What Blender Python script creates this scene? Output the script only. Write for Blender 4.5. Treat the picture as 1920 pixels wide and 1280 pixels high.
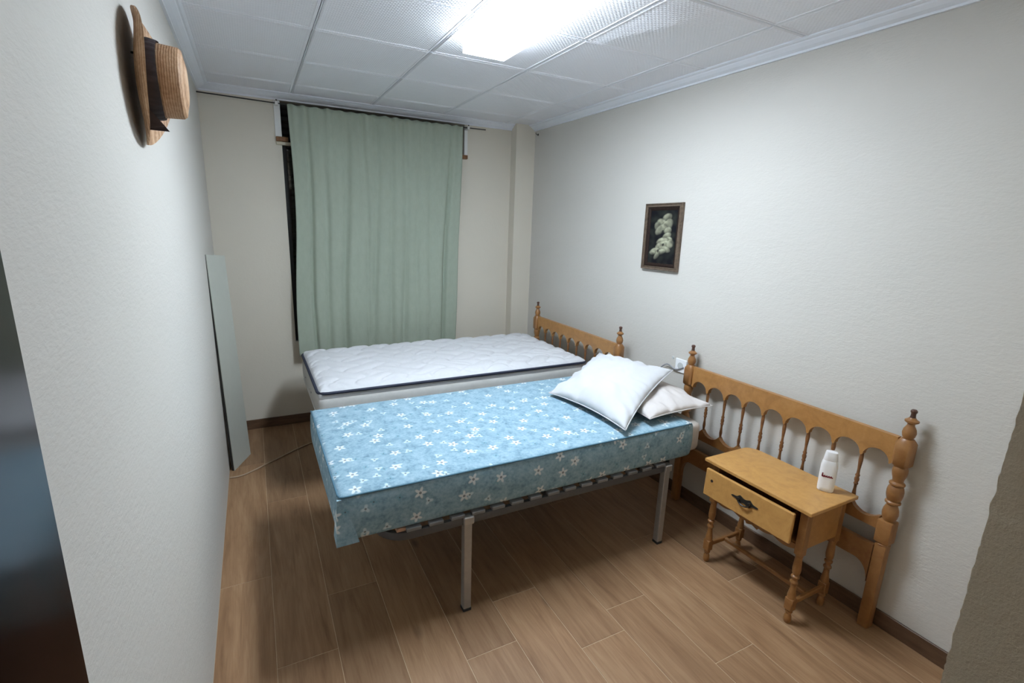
import bpy, bmesh, math, random
from mathutils import Vector, Matrix, Euler, noise as mnoise
PI = math.pi
rnd = random.Random(7)
for o in list(bpy.data.objects):
    bpy.data.objects.remove(o)
S = bpy.context.scene
COL = S.collection

# ------------------------------------------------------------------ camera, world, exposure
cd = bpy.data.cameras.new('camera')
cd.sensor_width = 36.0
cd.lens = 923.17 / 1920 * 36
cd.clip_start = 0.02
cam = bpy.data.objects.new('camera', cd)
cam.location = (0, 0, 1.62099)
cam.rotation_euler = (1.33632629, -0.0331081461, -0.476488896)
COL.objects.link(cam)
S.camera = cam

W = bpy.data.worlds.new('world')
S.world = W
W.use_nodes = True
W.node_tree.nodes['Background'].inputs[0].default_value = (1.0, 0.84, 0.62, 1)
W.node_tree.nodes['Background'].inputs[1].default_value = 0.03
S.view_settings.view_transform = 'Standard'
S.view_settings.look = 'None'
S.view_settings.exposure = 0.0
S.view_settings.gamma = 1.0
S.view_settings.use_curve_mapping = False
LAMP_POWER = 98.0
LAMP_COLOR = (0.77, 0.885, 1.0)
# unseen warm light, added just behind the camera to brighten the door jamb
hl = bpy.data.lights.new('jamb_fill_light', 'AREA')
hl.shape = 'DISK'; hl.size = 0.12; hl.energy = 5.0; hl.color = (1.0, 0.85, 0.62)
hlo = bpy.data.objects.new('jamb_fill_light', hl)
hlo.location = (0.33, -0.235, 2.44)
COL.objects.link(hlo)

# ------------------------------------------------------------------ room measures
XL, XR, YB, H = -0.2456, 2.2555, 4.0826, 2.45
YH = -1.3                      # how far the corridor side goes behind the door opening
XJ, YJ = 0.733, 0.194           # right edge of the door opening

# ------------------------------------------------------------------ node helpers
def newmat(name):
    m = bpy.data.materials.new(name)
    m.use_nodes = True
    nt = m.node_tree
    nt.nodes.clear()
    out = nt.nodes.new('ShaderNodeOutputMaterial')
    b = nt.nodes.new('ShaderNodeBsdfPrincipled')
    nt.links.new(b.outputs[0], out.inputs[0])
    return m, nt, b
def N(nt, typ, **kw):
    n = nt.nodes.new(typ)
    for k, v in kw.items():
        if k.startswith('i_'):
            key = k[2:]
            n.inputs[int(key) if key.isdigit() else key.replace('_', ' ')].default_value = v
        else:
            setattr(n, k, v)
    return n
def math_(nt, op, a, b=None, c=None, clamp=False):
    n = nt.nodes.new('ShaderNodeMath'); n.operation = op; n.use_clamp = clamp
    for i, v in enumerate((a, b, c)):
        if v is None: continue
        if isinstance(v, (int, float)): n.inputs[i].default_value = v
        else: nt.links.new(v, n.inputs[i])
    return n.outputs[0]
def ramp(nt, fac, stops):
    r = nt.nodes.new('ShaderNodeValToRGB')
    e = r.color_ramp.elements
    while len(e) < len(stops): e.new(0.5)
    for i, (p, c) in enumerate(stops):
        e[i].position = p
        e[i].color = (*c, 1) if len(c) == 3 else c
    nt.links.new(fac, r.inputs[0])
    return r.outputs[0]
def mixc(nt, fac, a, b):
    n = nt.nodes.new('ShaderNodeMix'); n.data_type = 'RGBA'
    for key, v in ((0, fac), (6, a), (7, b)):
        if isinstance(v, (int, float)): n.inputs[key].default_value = v
        elif isinstance(v, tuple): n.inputs[key].default_value = (*v, 1)
        else: nt.links.new(v, n.inputs[key])
    return n.outputs[2]
def coords(nt, scale=(1, 1, 1), rot=(0, 0, 0), rand=False):
    tc = nt.nodes.new('ShaderNodeTexCoord')
    mp = nt.nodes.new('ShaderNodeMapping')
    mp.inputs['Scale'].default_value = scale
    mp.inputs['Rotation'].default_value = rot
    nt.links.new(tc.outputs['Object'], mp.inputs[0])
    if rand:
        oi = nt.nodes.new('ShaderNodeObjectInfo')
        v = math_(nt, 'MULTIPLY', oi.outputs['Random'], 37.0)
        nt.links.new(v, mp.inputs['Location'])
    return mp.outputs[0]
def noise(nt, vec, scale, detail=3, rough=0.5, dist=0.0):
    n = N(nt, 'ShaderNodeTexNoise')
    n.inputs['Scale'].default_value = scale
    n.inputs['Detail'].default_value = detail
    n.inputs['Roughness'].default_value = rough
    n.inputs['Distortion'].default_value = dist
    nt.links.new(vec, n.inputs['Vector'])
    return n.outputs[0]
def bump(nt, b, h, strength=0.3, dist=0.01):
    n = nt.nodes.new('ShaderNodeBump')
    n.inputs['Strength'].default_value = strength
    n.inputs['Distance'].default_value = dist
    nt.links.new(h, n.inputs['Height'])
    nt.links.new(n.outputs[0], b.inputs['Normal'])
def simple(name, col, rough=0.5, metal=0.0, vary=0.0, vscale=20, bmp=0.0, bscale=80, bdist=0.002, stretch=(1, 1, 1), spec=None, col2=None):
    m, nt, b = newmat(name)
    b.inputs['Roughness'].default_value = rough
    b.inputs['Metallic'].default_value = metal
    if spec is not None: b.inputs['Specular IOR Level'].default_value = spec
    v = coords(nt, stretch)
    f = noise(nt, v, vscale, 4, 0.6)
    c2 = col2 or tuple(max(0, c * (1 - vary)) for c in col)
    nt.links.new(ramp(nt, f, [(0.3, c2), (0.7, col)]), b.inputs['Base Color'])
    if bmp:
        bump(nt, b, noise(nt, v, bscale, 4, 0.6), bmp, bdist)
    return m

# ------------------------------------------------------------------ materials
def mat_wall(name, col, amp, s, stretch=(1, 1, 1)):
    m, nt, b = newmat(name)
    b.inputs['Roughness'].default_value = 0.75
    b.inputs['Specular IOR Level'].default_value = 0.25
    v = coords(nt, stretch)
    big = noise(nt, v, 1.3, 3, 0.5)
    nt.links.new(ramp(nt, big, [(0.3, tuple(c * 0.95 for c in col)), (0.7, col)]), b.inputs['Base Color'])
    n1 = noise(nt, v, s, 4, 0.62, 0.4)
    n2 = noise(nt, v, s * 0.3, 2, 0.5)
    h = math_(nt, 'ADD', n1, math_(nt, 'MULTIPLY', n2, 0.8))
    bump(nt, b, h, amp, 0.006)
    return m
M = {}
M['wall'] = mat_wall('cream_plaster', (0.60, 0.568, 0.52), 0.26, 95, (1, 0.6, 1.4))
M['wall_back'] = mat_wall('cream_plaster_smooth', (0.68, 0.625, 0.53), 0.14, 90)
M['jamb'] = mat_wall('rough_cream_plaster', (0.80, 0.705, 0.55), 0.45, 260)
M['white_trim'] = simple('white_trim', (0.77, 0.785, 0.83), 0.45, vary=0.03)
M['base'] = simple('baseboard_tile', (0.155, 0.085, 0.048), 0.4, vary=0.45, vscale=9, stretch=(1, 1, 6))

def mat_tile():
    m, nt, b = newmat('ceiling_tile')
    b.inputs['Roughness'].default_value = 0.5
    b.inputs['Base Color'].default_value = (0.84, 0.835, 0.875, 1)
    v = coords(nt, (1, 1, 1), (0, 0, 0.785))
    w1 = N(nt, 'ShaderNodeTexWave', wave_type='BANDS', bands_direction='X'); w1.inputs['Scale'].default_value = 22
    w2 = N(nt, 'ShaderNodeTexWave', wave_type='BANDS', bands_direction='Y'); w2.inputs['Scale'].default_value = 22
    nt.links.new(v, w1.inputs[0]); nt.links.new(v, w2.inputs[0])
    h = math_(nt, 'MULTIPLY', w1.outputs['Fac'], w2.outputs['Fac'])
    bump(nt, b, h, 0.5, 0.003)
    return m
M['tile'] = mat_tile()

def mat_floor():
    m, nt, b = newmat('wood_look_plank')
    tc = nt.nodes.new('ShaderNodeTexCoord'); oi = nt.nodes.new('ShaderNodeObjectInfo')
    off = N(nt, 'ShaderNodeVectorMath', operation='ADD')
    comb = nt.nodes.new('ShaderNodeCombineXYZ')
    r = oi.outputs['Random']
    nt.links.new(math_(nt, 'MULTIPLY', r, 31.0), comb.inputs[0]); nt.links.new(math_(nt, 'MULTIPLY', r, 77.0), comb.inputs[1])
    nt.links.new(tc.outputs['Object'], off.inputs[0]); nt.links.new(comb.outputs[0], off.inputs[1])
    def st(sc):
        mp = nt.nodes.new('ShaderNodeMapping'); mp.inputs['Scale'].default_value = sc
        nt.links.new(off.outputs[0], mp.inputs[0]); return mp.outputs[0]
    g1 = noise(nt, st((1, 0.075, 1)), 38, 6, 0.6, 0.9)
    g2 = noise(nt, st((1, 0.16, 1)), 9, 4, 0.55, 1.6)
    g3 = noise(nt, st((1, 0.03, 1)), 150, 3, 0.6)
    g = math_(nt, 'ADD', math_(nt, 'MULTIPLY', g1, 0.4), math_(nt, 'ADD', math_(nt, 'MULTIPLY', g2, 0.45), math_(nt, 'MULTIPLY', g3, 0.15)))
    c = ramp(nt, g, [(0.30, (0.160, 0.082, 0.038)), (0.46, (0.268, 0.148, 0.074)), (0.56, (0.325, 0.190, 0.100)), (0.68, (0.375, 0.235, 0.132))])
    k = N(nt, 'ShaderNodeTexVoronoi', feature='F1'); k.inputs['Scale'].default_value = 3.3
    nt.links.new(st((1, 0.45, 1)), k.inputs['Vector'])
    kn = ramp(nt, k.outputs['Distance'], [(0.02, (1, 1, 1)), (0.09, (0, 0, 0))])
    c = mixc(nt, math_(nt, 'MULTIPLY', kn, 0.75), c, (0.07, 0.035, 0.018))
    hv = nt.nodes.new('ShaderNodeHueSaturation')
    nt.links.new(math_(nt, 'ADD', math_(nt, 'MULTIPLY', r, 0.30), 0.85), hv.inputs['Value'])
    nt.links.new(c, hv.inputs['Color'])
    nt.links.new(hv.outputs[0], b.inputs['Base Color'])
    b.inputs['Roughness'].default_value = 0.52
    b.inputs['Specular IOR Level'].default_value = 0.35
    bump(nt, b, g, 0.12, 0.003)
    return m
M['floor'] = mat_floor()
M['grout'] = simple('plank_joint', (0.58, 0.42, 0.27), 0.8, vary=0.2)

def mat_wood(name, c1, c2, c3, rough=0.38, scale=1.0):
    m, nt, b = newmat(name)
    v = coords(nt, (1, 1, 1), (0, 0, 0), rand=True)
    g = noise(nt, v, 14 * scale, 5, 0.6, 1.2)
    g2 = noise(nt, v, 60 * scale, 3, 0.6)
    f = math_(nt, 'ADD', math_(nt, 'MULTIPLY', g, 0.75), math_(nt, 'MULTIPLY', g2, 0.25))
    nt.links.new(ramp(nt, f, [(0.32, c1), (0.5, c2), (0.7, c3)]), b.inputs['Base Color'])
    b.inputs['Roughness'].default_value = rough
    b.inputs['Coat Weight'].default_value = 0.15
    b.inputs['Coat Roughness'].default_value = 0.3
    bump(nt, b, g2, 0.05, 0.002)
    return m
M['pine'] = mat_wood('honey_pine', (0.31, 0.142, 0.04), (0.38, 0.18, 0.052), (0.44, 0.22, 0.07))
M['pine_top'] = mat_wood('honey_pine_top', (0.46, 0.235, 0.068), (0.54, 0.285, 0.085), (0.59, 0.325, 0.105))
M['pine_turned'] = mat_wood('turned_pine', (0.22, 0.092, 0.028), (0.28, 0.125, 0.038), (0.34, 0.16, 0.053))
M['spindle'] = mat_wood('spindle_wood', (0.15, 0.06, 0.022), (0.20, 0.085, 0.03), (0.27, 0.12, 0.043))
M['tip'] = simple('dark_finial_tip', (0.10, 0.045, 0.03), 0.35, vary=0.3)
M['iron'] = simple('dark_iron', (0.055, 0.05, 0.045), 0.42, 0.6, vary=0.3)
M['knot'] = simple('knot_hole', (0.03, 0.012, 0.006), 0.8)
M['steel'] = simple('galvanised_steel', (0.43, 0.415, 0.40), 0.42, 0.55, vary=0.12, vscale=40)
M['rail'] = simple('grey_painted_steel', (0.10, 0.10, 0.105), 0.45, 0.3, vary=0.15)
M['slat'] = simple('dark_slat', (0.075, 0.06, 0.05), 0.6, vary=0.3)
M['cap'] = simple('grey_slat_cap', (0.20, 0.20, 0.205), 0.5, vary=0.1)
M['rubber'] = simple('rubber_foot', (0.03, 0.03, 0.03), 0.8)
M['chip'] = simple('bare_slat_end', (0.62, 0.36, 0.24), 0.6, vary=0.2)
M['white_fabric'] = simple('white_knit_fabric', (0.63, 0.63, 0.645), 0.85, vary=0.04, vscale=50, bmp=0.25, bscale=300, bdist=0.001, spec=0.2)
M['border'] = simple('mattress_border', (0.52, 0.51, 0.485), 0.85, vary=0.07, vscale=30, bmp=0.2, bscale=250, spec=0.2)
M['navy'] = simple('navy_piping', (0.018, 0.022, 0.045), 0.7)
M['blue_seam'] = simple('blue_seam', (0.07, 0.16, 0.22), 0.8)
M['pillow'] = simple('white_pillow_cotton', (0.57, 0.57, 0.58), 0.9, vary=0.03, vscale=14, bmp=0.2, bscale=26, bdist=0.006, spec=0.15)
M['pillow2'] = simple('ivory_pillow_cotton', (0.62, 0.575, 0.55), 0.9, vary=0.06, vscale=14, bmp=0.3, bscale=30, bdist=0.006, spec=0.15)
M['core'] = simple('beige_mattress_ticking', (0.60, 0.55, 0.50), 0.9, vary=0.1, spec=0.2)
M['curtain'] = simple('sage_green_cotton', (0.37, 0.415, 0.335), 0.9, vary=0.08, vscale=30, bmp=0.15, bscale=500, bdist=0.001, stretch=(1, 1, 0.5), spec=0.1)
M['wire'] = simple('dark_wire', (0.03, 0.026, 0.022), 0.5)
M['black'] = simple('dark_shutter', (0.012, 0.011, 0.010), 0.55, vary=0.3)
M['block'] = simple('brown_wood_block', (0.26, 0.115, 0.04), 0.6, vary=0.5, vscale=40)
M['lining'] = simple('white_painted_lining', (0.78, 0.77, 0.74), 0.5)
M['ledge'] = simple('beige_ledge', (0.55, 0.50, 0.38), 0.6)
M['board'] = simple('pale_board_face', (0.48, 0.485, 0.43), 0.5, vary=0.03)
M['gap_shade'] = simple('board_gap_shade', (0.02, 0.018, 0.015), 0.7)  # near-black colour paints in the shadow of the gap between board and wall
M['door'] = simple('glossy_mahogany', (0.022, 0.008, 0.006), 0.17, vary=0.6, vscale=5, stretch=(4, 4, 0.5))
M['plastic'] = simple('white_plastic', (0.85, 0.85, 0.86), 0.35)
M['plug_hole'] = simple('socket_recess', (0.50, 0.51, 0.50), 0.5)
M['red_print'] = simple('dark_red_print', (0.22, 0.012, 0.035), 0.5)
M['frame'] = simple('bronze_frame', (0.20, 0.145, 0.105), 0.42, 0.25, vary=0.5, vscale=60)
M['frame_in'] = simple('dark_inner_frame', (0.028, 0.016, 0.012), 0.6, vary=0.4, vscale=60, spec=0.15)
M['cable'] = simple('beige_cable', (0.42, 0.30, 0.20), 0.6)
M['cable_grey'] = simple('grey_cable', (0.25, 0.25, 0.27), 0.6)
M['ribbon'] = simple('dark_plum_ribbon', (0.040, 0.026, 0.030), 0.6, vary=0.6, vscale=50, stretch=(0.4, 1, 1))

def mat_straw():
    m, nt, b = newmat('woven_straw')
    v = coords(nt)
    n1 = noise(nt, v, 120, 3, 0.6)
    n2 = noise(nt, v, 16, 3, 0.6)
    w = N(nt, 'ShaderNodeTexWave', wave_type='BANDS', bands_direction='X'); w.inputs['Scale'].default_value = 55
    w.inputs['Distortion'].default_value = 2.0; nt.links.new(v, w.inputs[0])
    f = math_(nt, 'ADD', math_(nt, 'MULTIPLY', n1, 0.4), math_(nt, 'ADD', math_(nt, 'MULTIPLY', n2, 0.4), math_(nt, 'MULTIPLY', w.outputs['Fac'], 0.2)))
    nt.links.new(ramp(nt, f, [(0.25, (0.22, 0.11, 0.05)), (0.5, (0.42, 0.24, 0.125)), (0.75, (0.60, 0.41, 0.26))]), b.inputs['Base Color'])
    b.inputs['Roughness'].default_value = 0.65
    bump(nt, b, f, 0.6, 0.004)
    return m
M['straw'] = mat_straw()

def mat_floral():
    """blue cotton printed with scattered white daisies, all on object coordinates"""
    m, nt, b = newmat('blue_daisy_print')
    uv = nt.nodes.new('ShaderNodeUVMap'); uv.uv_map = 'UVMap'
    v = uv.outputs[0]
    def sep(x):
        s = nt.nodes.new('ShaderNodeSeparateXYZ'); nt.links.new(x, s.inputs[0]); return s.outputs
    n1 = noise(nt, v, 20, 5, 0.65)
    n2 = noise(nt, v, 75, 3, 0.6)
    base = ramp(nt, math_(nt, 'ADD', math_(nt, 'MULTIPLY', n1, 0.6), math_(nt, 'MULTIPLY', n2, 0.4)),
                [(0.33, (0.125, 0.215, 0.27)), (0.48, (0.235, 0.36, 0.435)), (0.66, (0.345, 0.47, 0.54))])
    def daisies(scale, radius, keep, petals, colour, base, off):
        mp = nt.nodes.new('ShaderNodeMapping'); mp.inputs['Location'].default_value = off
        nt.links.new(v, mp.inputs[0])
        vo = N(nt, 'ShaderNodeTexVoronoi', feature='F1', voronoi_dimensions='2D')
        vo.inputs['Scale'].default_value = scale; vo.inputs['Randomness'].default_value = 0.85
        nt.links.new(mp.outputs[0], vo.inputs['Vector'])
        sub = N(nt, 'ShaderNodeVectorMath', operation='SUBTRACT')
        nt.links.new(mp.outputs[0], sub.inputs[0]); nt.links.new(vo.outputs['Position'], sub.inputs[1])
        x, y, _ = sep(sub.outputs[0])
        cc = nt.nodes.new('ShaderNodeSeparateColor'); nt.links.new(vo.outputs['Color'], cc.inputs[0])
        ang = math_(nt, 'ARCTAN2', y, x)
        ang = math_(nt, 'ADD', math_(nt, 'MULTIPLY', ang, float(petals)), math_(nt, 'MULTIPLY', cc.outputs[1], 6.28))
        pet = math_(nt, 'MULTIPLY', math_(nt, 'ADD', math_(nt, 'SINE', ang), 2.8), radius / 3.8)
        ln = N(nt, 'ShaderNodeVectorMath', operation='LENGTH'); nt.links.new(sub.outputs[0], ln.inputs[0])
        d = ln.outputs['Value']
        inside = math_(nt, 'DIVIDE', math_(nt, 'SUBTRACT', pet, d), 0.007, clamp=True)
        on = math_(nt, 'LESS_THAN', cc.outputs[0], keep)
        mask = math_(nt, 'MULTIPLY', inside, on)
        c = mixc(nt, math_(nt, 'MULTIPLY', mask, 0.85), base, colour)
        eye = math_(nt, 'MULTIPLY', math_(nt, 'LESS_THAN', d, radius * 0.2), on)
        return mixc(nt, math_(nt, 'MULTIPLY', eye, 0.75), c, (0.10, 0.11, 0.12))
    c = daisies(9.5, 0.017, 0.5, 4, (0.17, 0.33, 0.40), base, (3.1, 7.7, 0))
    c = daisies(12.0, 0.021, 0.45, 3, (0.58, 0.68, 0.70), c, (1.3, 0.4, 0))
    c = daisies(7.4, 0.028, 0.9, 5, (0.72, 0.74, 0.73), c, (0, 0, 0))
    nt.links.new(c, b.inputs['Base Color'])
    b.inputs['Roughness'].default_value = 0.85
    b.inputs['Specular IOR Level'].default_value = 0.2
    bump(nt, b, noise(nt, v, 9, 3, 0.5), 0.25, 0.012)
    return m
M['floral'] = mat_floral()

def mat_lamp():
    m, nt, b = newmat('lit_acrylic_diffuser')
    b.inputs['Base Color'].default_value = (0.9, 0.93, 1, 1)
    b.inputs['Emission Color'].default_value = (*LAMP_COLOR, 1)
    b.inputs['Emission Strength'].default_value = LAMP_POWER
    return m
M['lamp'] = mat_lamp()
M['lamp_side'] = mat_lamp()
M['lamp_side'].node_tree.nodes['Principled BSDF'].inputs['Emission Strength'].default_value = 24.0
def mat_painting():
    m, nt, b = newmat('painted_canvas')
    a = nt.nodes.new('ShaderNodeVertexColor'); a.layer_name = 'paint'
    nt.links.new(a.outputs[0], b.inputs['Base Color'])
    b.inputs['Roughness'].default_value = 0.6
    b.inputs['Specular IOR Level'].default_value = 0.05
    return m
M['painting'] = mat_painting()
def mat_glass():
    m, nt, b = newmat('window_glass')
    b.inputs['Base Color'].default_value = (1, 1, 1, 1)
    b.inputs['Transmission Weight'].default_value = 1.0
    b.inputs['Roughness'].default_value = 0.02
    b.inputs['IOR'].default_value = 1.45
    return m
M['glass'] = mat_glass()

# ------------------------------------------------------------------ mesh helpers
def box(bm, lo, hi, bev=0.0, seg=2, rot=None, piv=None):
    r = bmesh.ops.create_cube(bm, size=1)
    vs = r['verts']
    c = [(a + b) / 2 for a, b in zip(lo, hi)]; s = [abs(b - a) for a, b in zip(lo, hi)]
    for v in vs:
        v.co = Vector((v.co.x * s[0] + c[0], v.co.y * s[1] + c[1], v.co.z * s[2] + c[2]))
    if bev > 0:
        es = list({e for v in vs for e in v.link_edges})
        rb = bmesh.ops.bevel(bm, geom=es, offset=bev, segments=seg, profile=0.5, affect='EDGES')
        vs = list({v for f in rb['faces'] for v in f.verts} | {v for v in vs if v.is_valid})
    if rot is not None:
        bmesh.ops.rotate(bm, verts=vs, cent=piv or c, matrix=Euler(rot).to_matrix())
    return vs
def lathe(bm, prof, c=(0, 0, 0), seg=20, axis='z'):
    """prof: list of (radius, height); closed with caps where radius > 0"""
    rings = []
    for r, h in prof:
        ring = []
        for i in range(seg):
            a = 2 * PI * i / seg
            x, y = max(r, 1e-4) * math.cos(a), max(r, 1e-4) * math.sin(a)
            p = {'z': (x, y, h), 'x': (h, x, y), 'y': (y, h, x)}[axis]
            ring.append(bm.verts.new((p[0] + c[0], p[1] + c[1], p[2] + c[2])))
        rings.append(ring)
    for a, b in zip(rings, rings[1:]):
        for i in range(seg):
            j = (i + 1) % seg
            bm.faces.new((a[i], a[j], b[j], b[i]))
    bm.faces.new(rings[0][::-1]); bm.faces.new(rings[-1])
def tube(bm, pts, r, seg=10, closed=False, flat=None):
    pts = [Vector(p) for p in pts]
    n = len(pts); rings = []
    for i, p in enumerate(pts):
        if closed: t = pts[(i + 1) % n] - pts[i - 1]
        else: t = pts[min(i + 1, n - 1)] - pts[max(i - 1, 0)]
        t.normalize()
        up = Vector((0, 0, 1)) if abs(t.z) < 0.95 else Vector((1, 0, 0))
        u = t.cross(up).normalized(); w = u.cross(t)
        ring = []
        for k in range(seg):
            a = 2 * PI * (k + 0.5) / seg
            ru, rw = (flat if flat else (r, r))
            if flat:
                ca, sa = math.cos(a), math.sin(a); q = max(abs(ca), abs(sa)); e = 0.55
                ca, sa = ca * ((1 - e) + e / q), sa * ((1 - e) + e / q)
            else: ca, sa = math.cos(a), math.sin(a)
            ring.append(bm.verts.new(p + u * ca * ru + w * sa * rw))
        rings.append(ring)
    m = n if closed else n - 1
    for i in range(m):
        a, b = rings[i], rings[(i + 1) % n]
        for k in range(seg):
            j = (k + 1) % seg
            bm.faces.new((a[k], a[j], b[j], b[k]))
    if not closed:
        bm.faces.new(rings[0][::-1]); bm.faces.new(rings[-1])
def prism(bm, poly, axis, lo, hi):
    """poly: 2D outline; extruded along axis between lo and hi"""
    def P(a, b, t):
        return {'x': (t, a, b), 'y': (a, t, b), 'z': (a, b, t)}[axis]
    f = bm.faces.new([bm.verts.new(P(a, b, lo)) for a, b in poly])
    r = bmesh.ops.extrude_face_region(bm, geom=[f])
    d = {'x': Vector((1, 0, 0)), 'y': Vector((0, 1, 0)), 'z': Vector((0, 0, 1))}[axis] * (hi - lo)
    bmesh.ops.translate(bm, verts=[g for g in r['geom'] if isinstance(g, bmesh.types.BMVert)], vec=d)
def obj(name, bm, mat, parent=None, loc=None, smooth=None):
    bmesh.ops.recalc_face_normals(bm, faces=bm.faces)
    me = bpy.data.meshes.new(name)
    bm.to_mesh(me); bm.free()
    me.materials.append(mat)
    o = bpy.data.objects.new(name, me)
    COL.objects.link(o)
    if parent: o.parent = parent
    if loc: o.location = loc
    if smooth is not None:
        for p in me.polygons: p.use_smooth = True
        if smooth < 179: me.set_sharp_from_angle(angle=math.radians(smooth))
    return o
def tag(o, label, cat, group=None, kind=None):
    o['label'] = label; o['category'] = cat
    if group: o['group'] = group
    if kind: o['kind'] = kind
    return o
def thing(name, label, cat, loc=(0, 0, 0), rotz=0.0, group=None, kind=None):
    o = bpy.data.objects.new(name, None)
    COL.objects.link(o)
    o.location = loc; o.rotation_euler = (0, 0, rotz); o.empty_display_size = 0.1
    return tag(o, label, cat, group, kind)
def BM(): return bmesh.new()

# ------------------------------------------------------------------ the room shell
bm = BM(); box(bm, (XL - 0.15, YH, -0.05), (XL, YB + 0.2, H))
tag(obj('wall_left', bm, M['wall']), 'cream plastered left wall where the straw hat hangs', 'wall', kind='structure')
bm = BM(); box(bm, (XR, YH, -0.05), (XR + 0.15, YB + 0.2, H))
tag(obj('wall_right', bm, M['wall']), 'cream plastered right wall behind the two headboards', 'wall', kind='structure')
# back wall with the window opening and the corner pillar
WX0, WX1, WZ0, WX1U, WZS, WZ1 = 0.243, 1.545, 0.672, 1.637, 2.135, 2.405
bm = BM()
Y0, Y1 = YB, YB + 0.2
for lo, hi in (((XL, Y0, 0), (WX0, Y1, H)), ((WX1, Y0, 0), (XR, Y1, WZS)), ((WX1U, Y0, WZS), (XR, Y1, H)),
               ((WX0, Y0, 0), (WX1, Y1, WZ0)), ((WX0, Y0, WZ1), (WX1U, Y1, H)),
               ((2.073, YB - 0.10, 0), (XR, YB + 0.02, H))):
    box(bm, lo, hi)
tag(obj('wall_back', bm, M['wall_back']), 'cream end wall with curtained window and corner pillar', 'wall', kind='structure')
# front wall: the door opening the camera looks through; its rough plaster edge
bm = BM()
nz, ny = 420, 8
rows = []
for i in range(nz + 1):
    z = H * i / nz
    row = []
    for j in range(ny + 1):
        y = -0.16 + (YJ + 0.16) * j / ny
        if j == ny:
            e = 0.0026 * (mnoise.noise((z * 60, 3.1, 0)) + 0.7 * mnoise.noise((z * 170, 9.4, 0)))
            row.append(bm.verts.new((XJ + 0.002 + e, y + e, z)))
        else:
            e = 0.003 * mnoise.noise((z * 60, y * 60, 5))
            row.append(bm.verts.new((XJ + e, y, z)))
    row.append(bm.verts.new((XJ + 0.03, YJ + 0.001, z)))
    row.append(bm.verts.new((XR, YJ, z)))
    row.append(bm.verts.new((XR, -0.16, z)))
    rows.append(row)
for a, b in zip(rows, rows[1:]):
    n = len(a)
    for j in range(n):
        k = (j + 1) % n
        bm.faces.new((a[j], a[k], b[k], b[j]))
bm.faces.new(rows[-1]); bm.faces.new(rows[0][::-1])
box(bm, (XL, -0.16, 2.01), (XJ, YJ - 0.002, H))
tag(obj('wall_front', bm, M['jamb'], smooth=60), 'rough beige plastered wall end beside the door opening at right', 'wall', kind='structure')

# floor: every wood-look plank its own piece over a recessed joint bed
bm = BM(); box(bm, (XL - 0.15, YH, -0.05), (XR + 0.15, YB + 0.2, -0.0012))
floor = tag(obj('floor', bm, M['grout']), 'wood-look plank floor of warm brown boards', 'floor', kind='structure')
PW, GAP = 0.2145, 0.0024
xs = [1.89 + PW * k for k in range(-10, 3)]
xs = sorted([x for x in xs if XL < x < XR] + [XL, XR])
L = 1.21
starts = {}
for i in range(len(xs) - 1):
    x0, x1 = xs[i] + GAP / 2, xs[i + 1] - GAP / 2
    xc = (x0 + x1) / 2
    joint = rnd.uniform(0, L)
    for (xx, yy) in ((1.35, 1.40), (1.57, 1.0), (-0.15, 2.235), (0.71, 1.425), (0.0, 2.9)):
        if abs(xc - xx) < PW / 2: joint = yy
    y = joint - L * math.ceil((joint - YH) / L)
    while y < YB:
        ya, yb = max(y, YH) + GAP / 2, min(y + L, YB) - GAP / 2
        if yb - ya > 0.02:
            bm = BM(); box(bm, (x0 - xc, ya - y, -0.012), (x1 - xc, yb - y, 0.0), 0.0009, 1)
            o = obj('plank', bm, M['floor'], floor, (xc, y, 0))
        y += L

# ceiling: white pressed tiles in a grid, each its own piece
bm = BM(); box(bm, (XL - 0.15, YH, H + 0.012), (XR + 0.15, YB + 0.2, H + 0.06))
ceil = tag(obj('ceiling', bm, M['white_trim']), 'white tiled ceiling with embossed square panels', 'ceiling', kind='structure')
TX = [XL, 0.322, 0.8755, 1.429, 1.9825, XR]
TY = [y for y in [1.5405 + 0.5535 * k for k in range(-5, 5)] if YH < y < YB]
TY = [YH] + TY + [YB]
g = 0.007
def tile_mesh(x0, x1, y0, y1, sag=None):
    bm = BM(); n = 24 if sag else 1
    w, d = x1 - x0, y1 - y0
    inset = 0.016
    def grid(ix, z):
        vs = [[bm.verts.new((ix + (w - 2 * ix) * i / n, ix + (d - 2 * ix) * j / n, z - (sag(i / n, j / n) if sag else 0))) for j in range(n + 1)] for i in range(n + 1)]
        return vs
    a = grid(inset, 0.0)
    for i in range(n):
        for j in range(n):
            bm.faces.new((a[i][j], a[i][j + 1], a[i + 1][j + 1], a[i + 1][j]))
    def loop(vs): return [vs[i][0] for i in range(n)] + [vs[n][j] for j in range(n)] + [vs[i][n] for i in range(n, 0, -1)] + [vs[0][j] for j in range(n, 0, -1)]
    la = loop(a)
    def ring(ix, z):
        out = []
        for v in la:
            u, t = (v.co.x - inset) / (w - 2 * inset), (v.co.y - inset) / (d - 2 * inset)
            out.append(bm.verts.new((ix + (w - 2 * ix) * u, ix + (d - 2 * ix) * t, z - (sag(u, t) if sag else 0))))
        return out
    prev = la
    for ix, z in ((0.0145, -0.0022), (0.006, -0.0022), (0.002, 0.001), (0, 0.012)):
        cur = ring(ix, z)
        m = len(la)
        for k in range(m):
            bm.faces.new((prev[k], prev[(k + 1) % m], cur[(k + 1) % m], cur[k]))
        prev = cur
    return bm
def sagfn(u, t):
    # one tile has come loose: it bellies down along a curved crease near its left edge
    uc = 0.10 + 0.32 * (1 - t) ** 1.4
    drop = 0.018 * min(1, 0.3 + (1 - t) * 1.2) * min(1, t * 4)
    return drop * (u / uc if u < uc else (1 - u) / (1 - uc))
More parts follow.
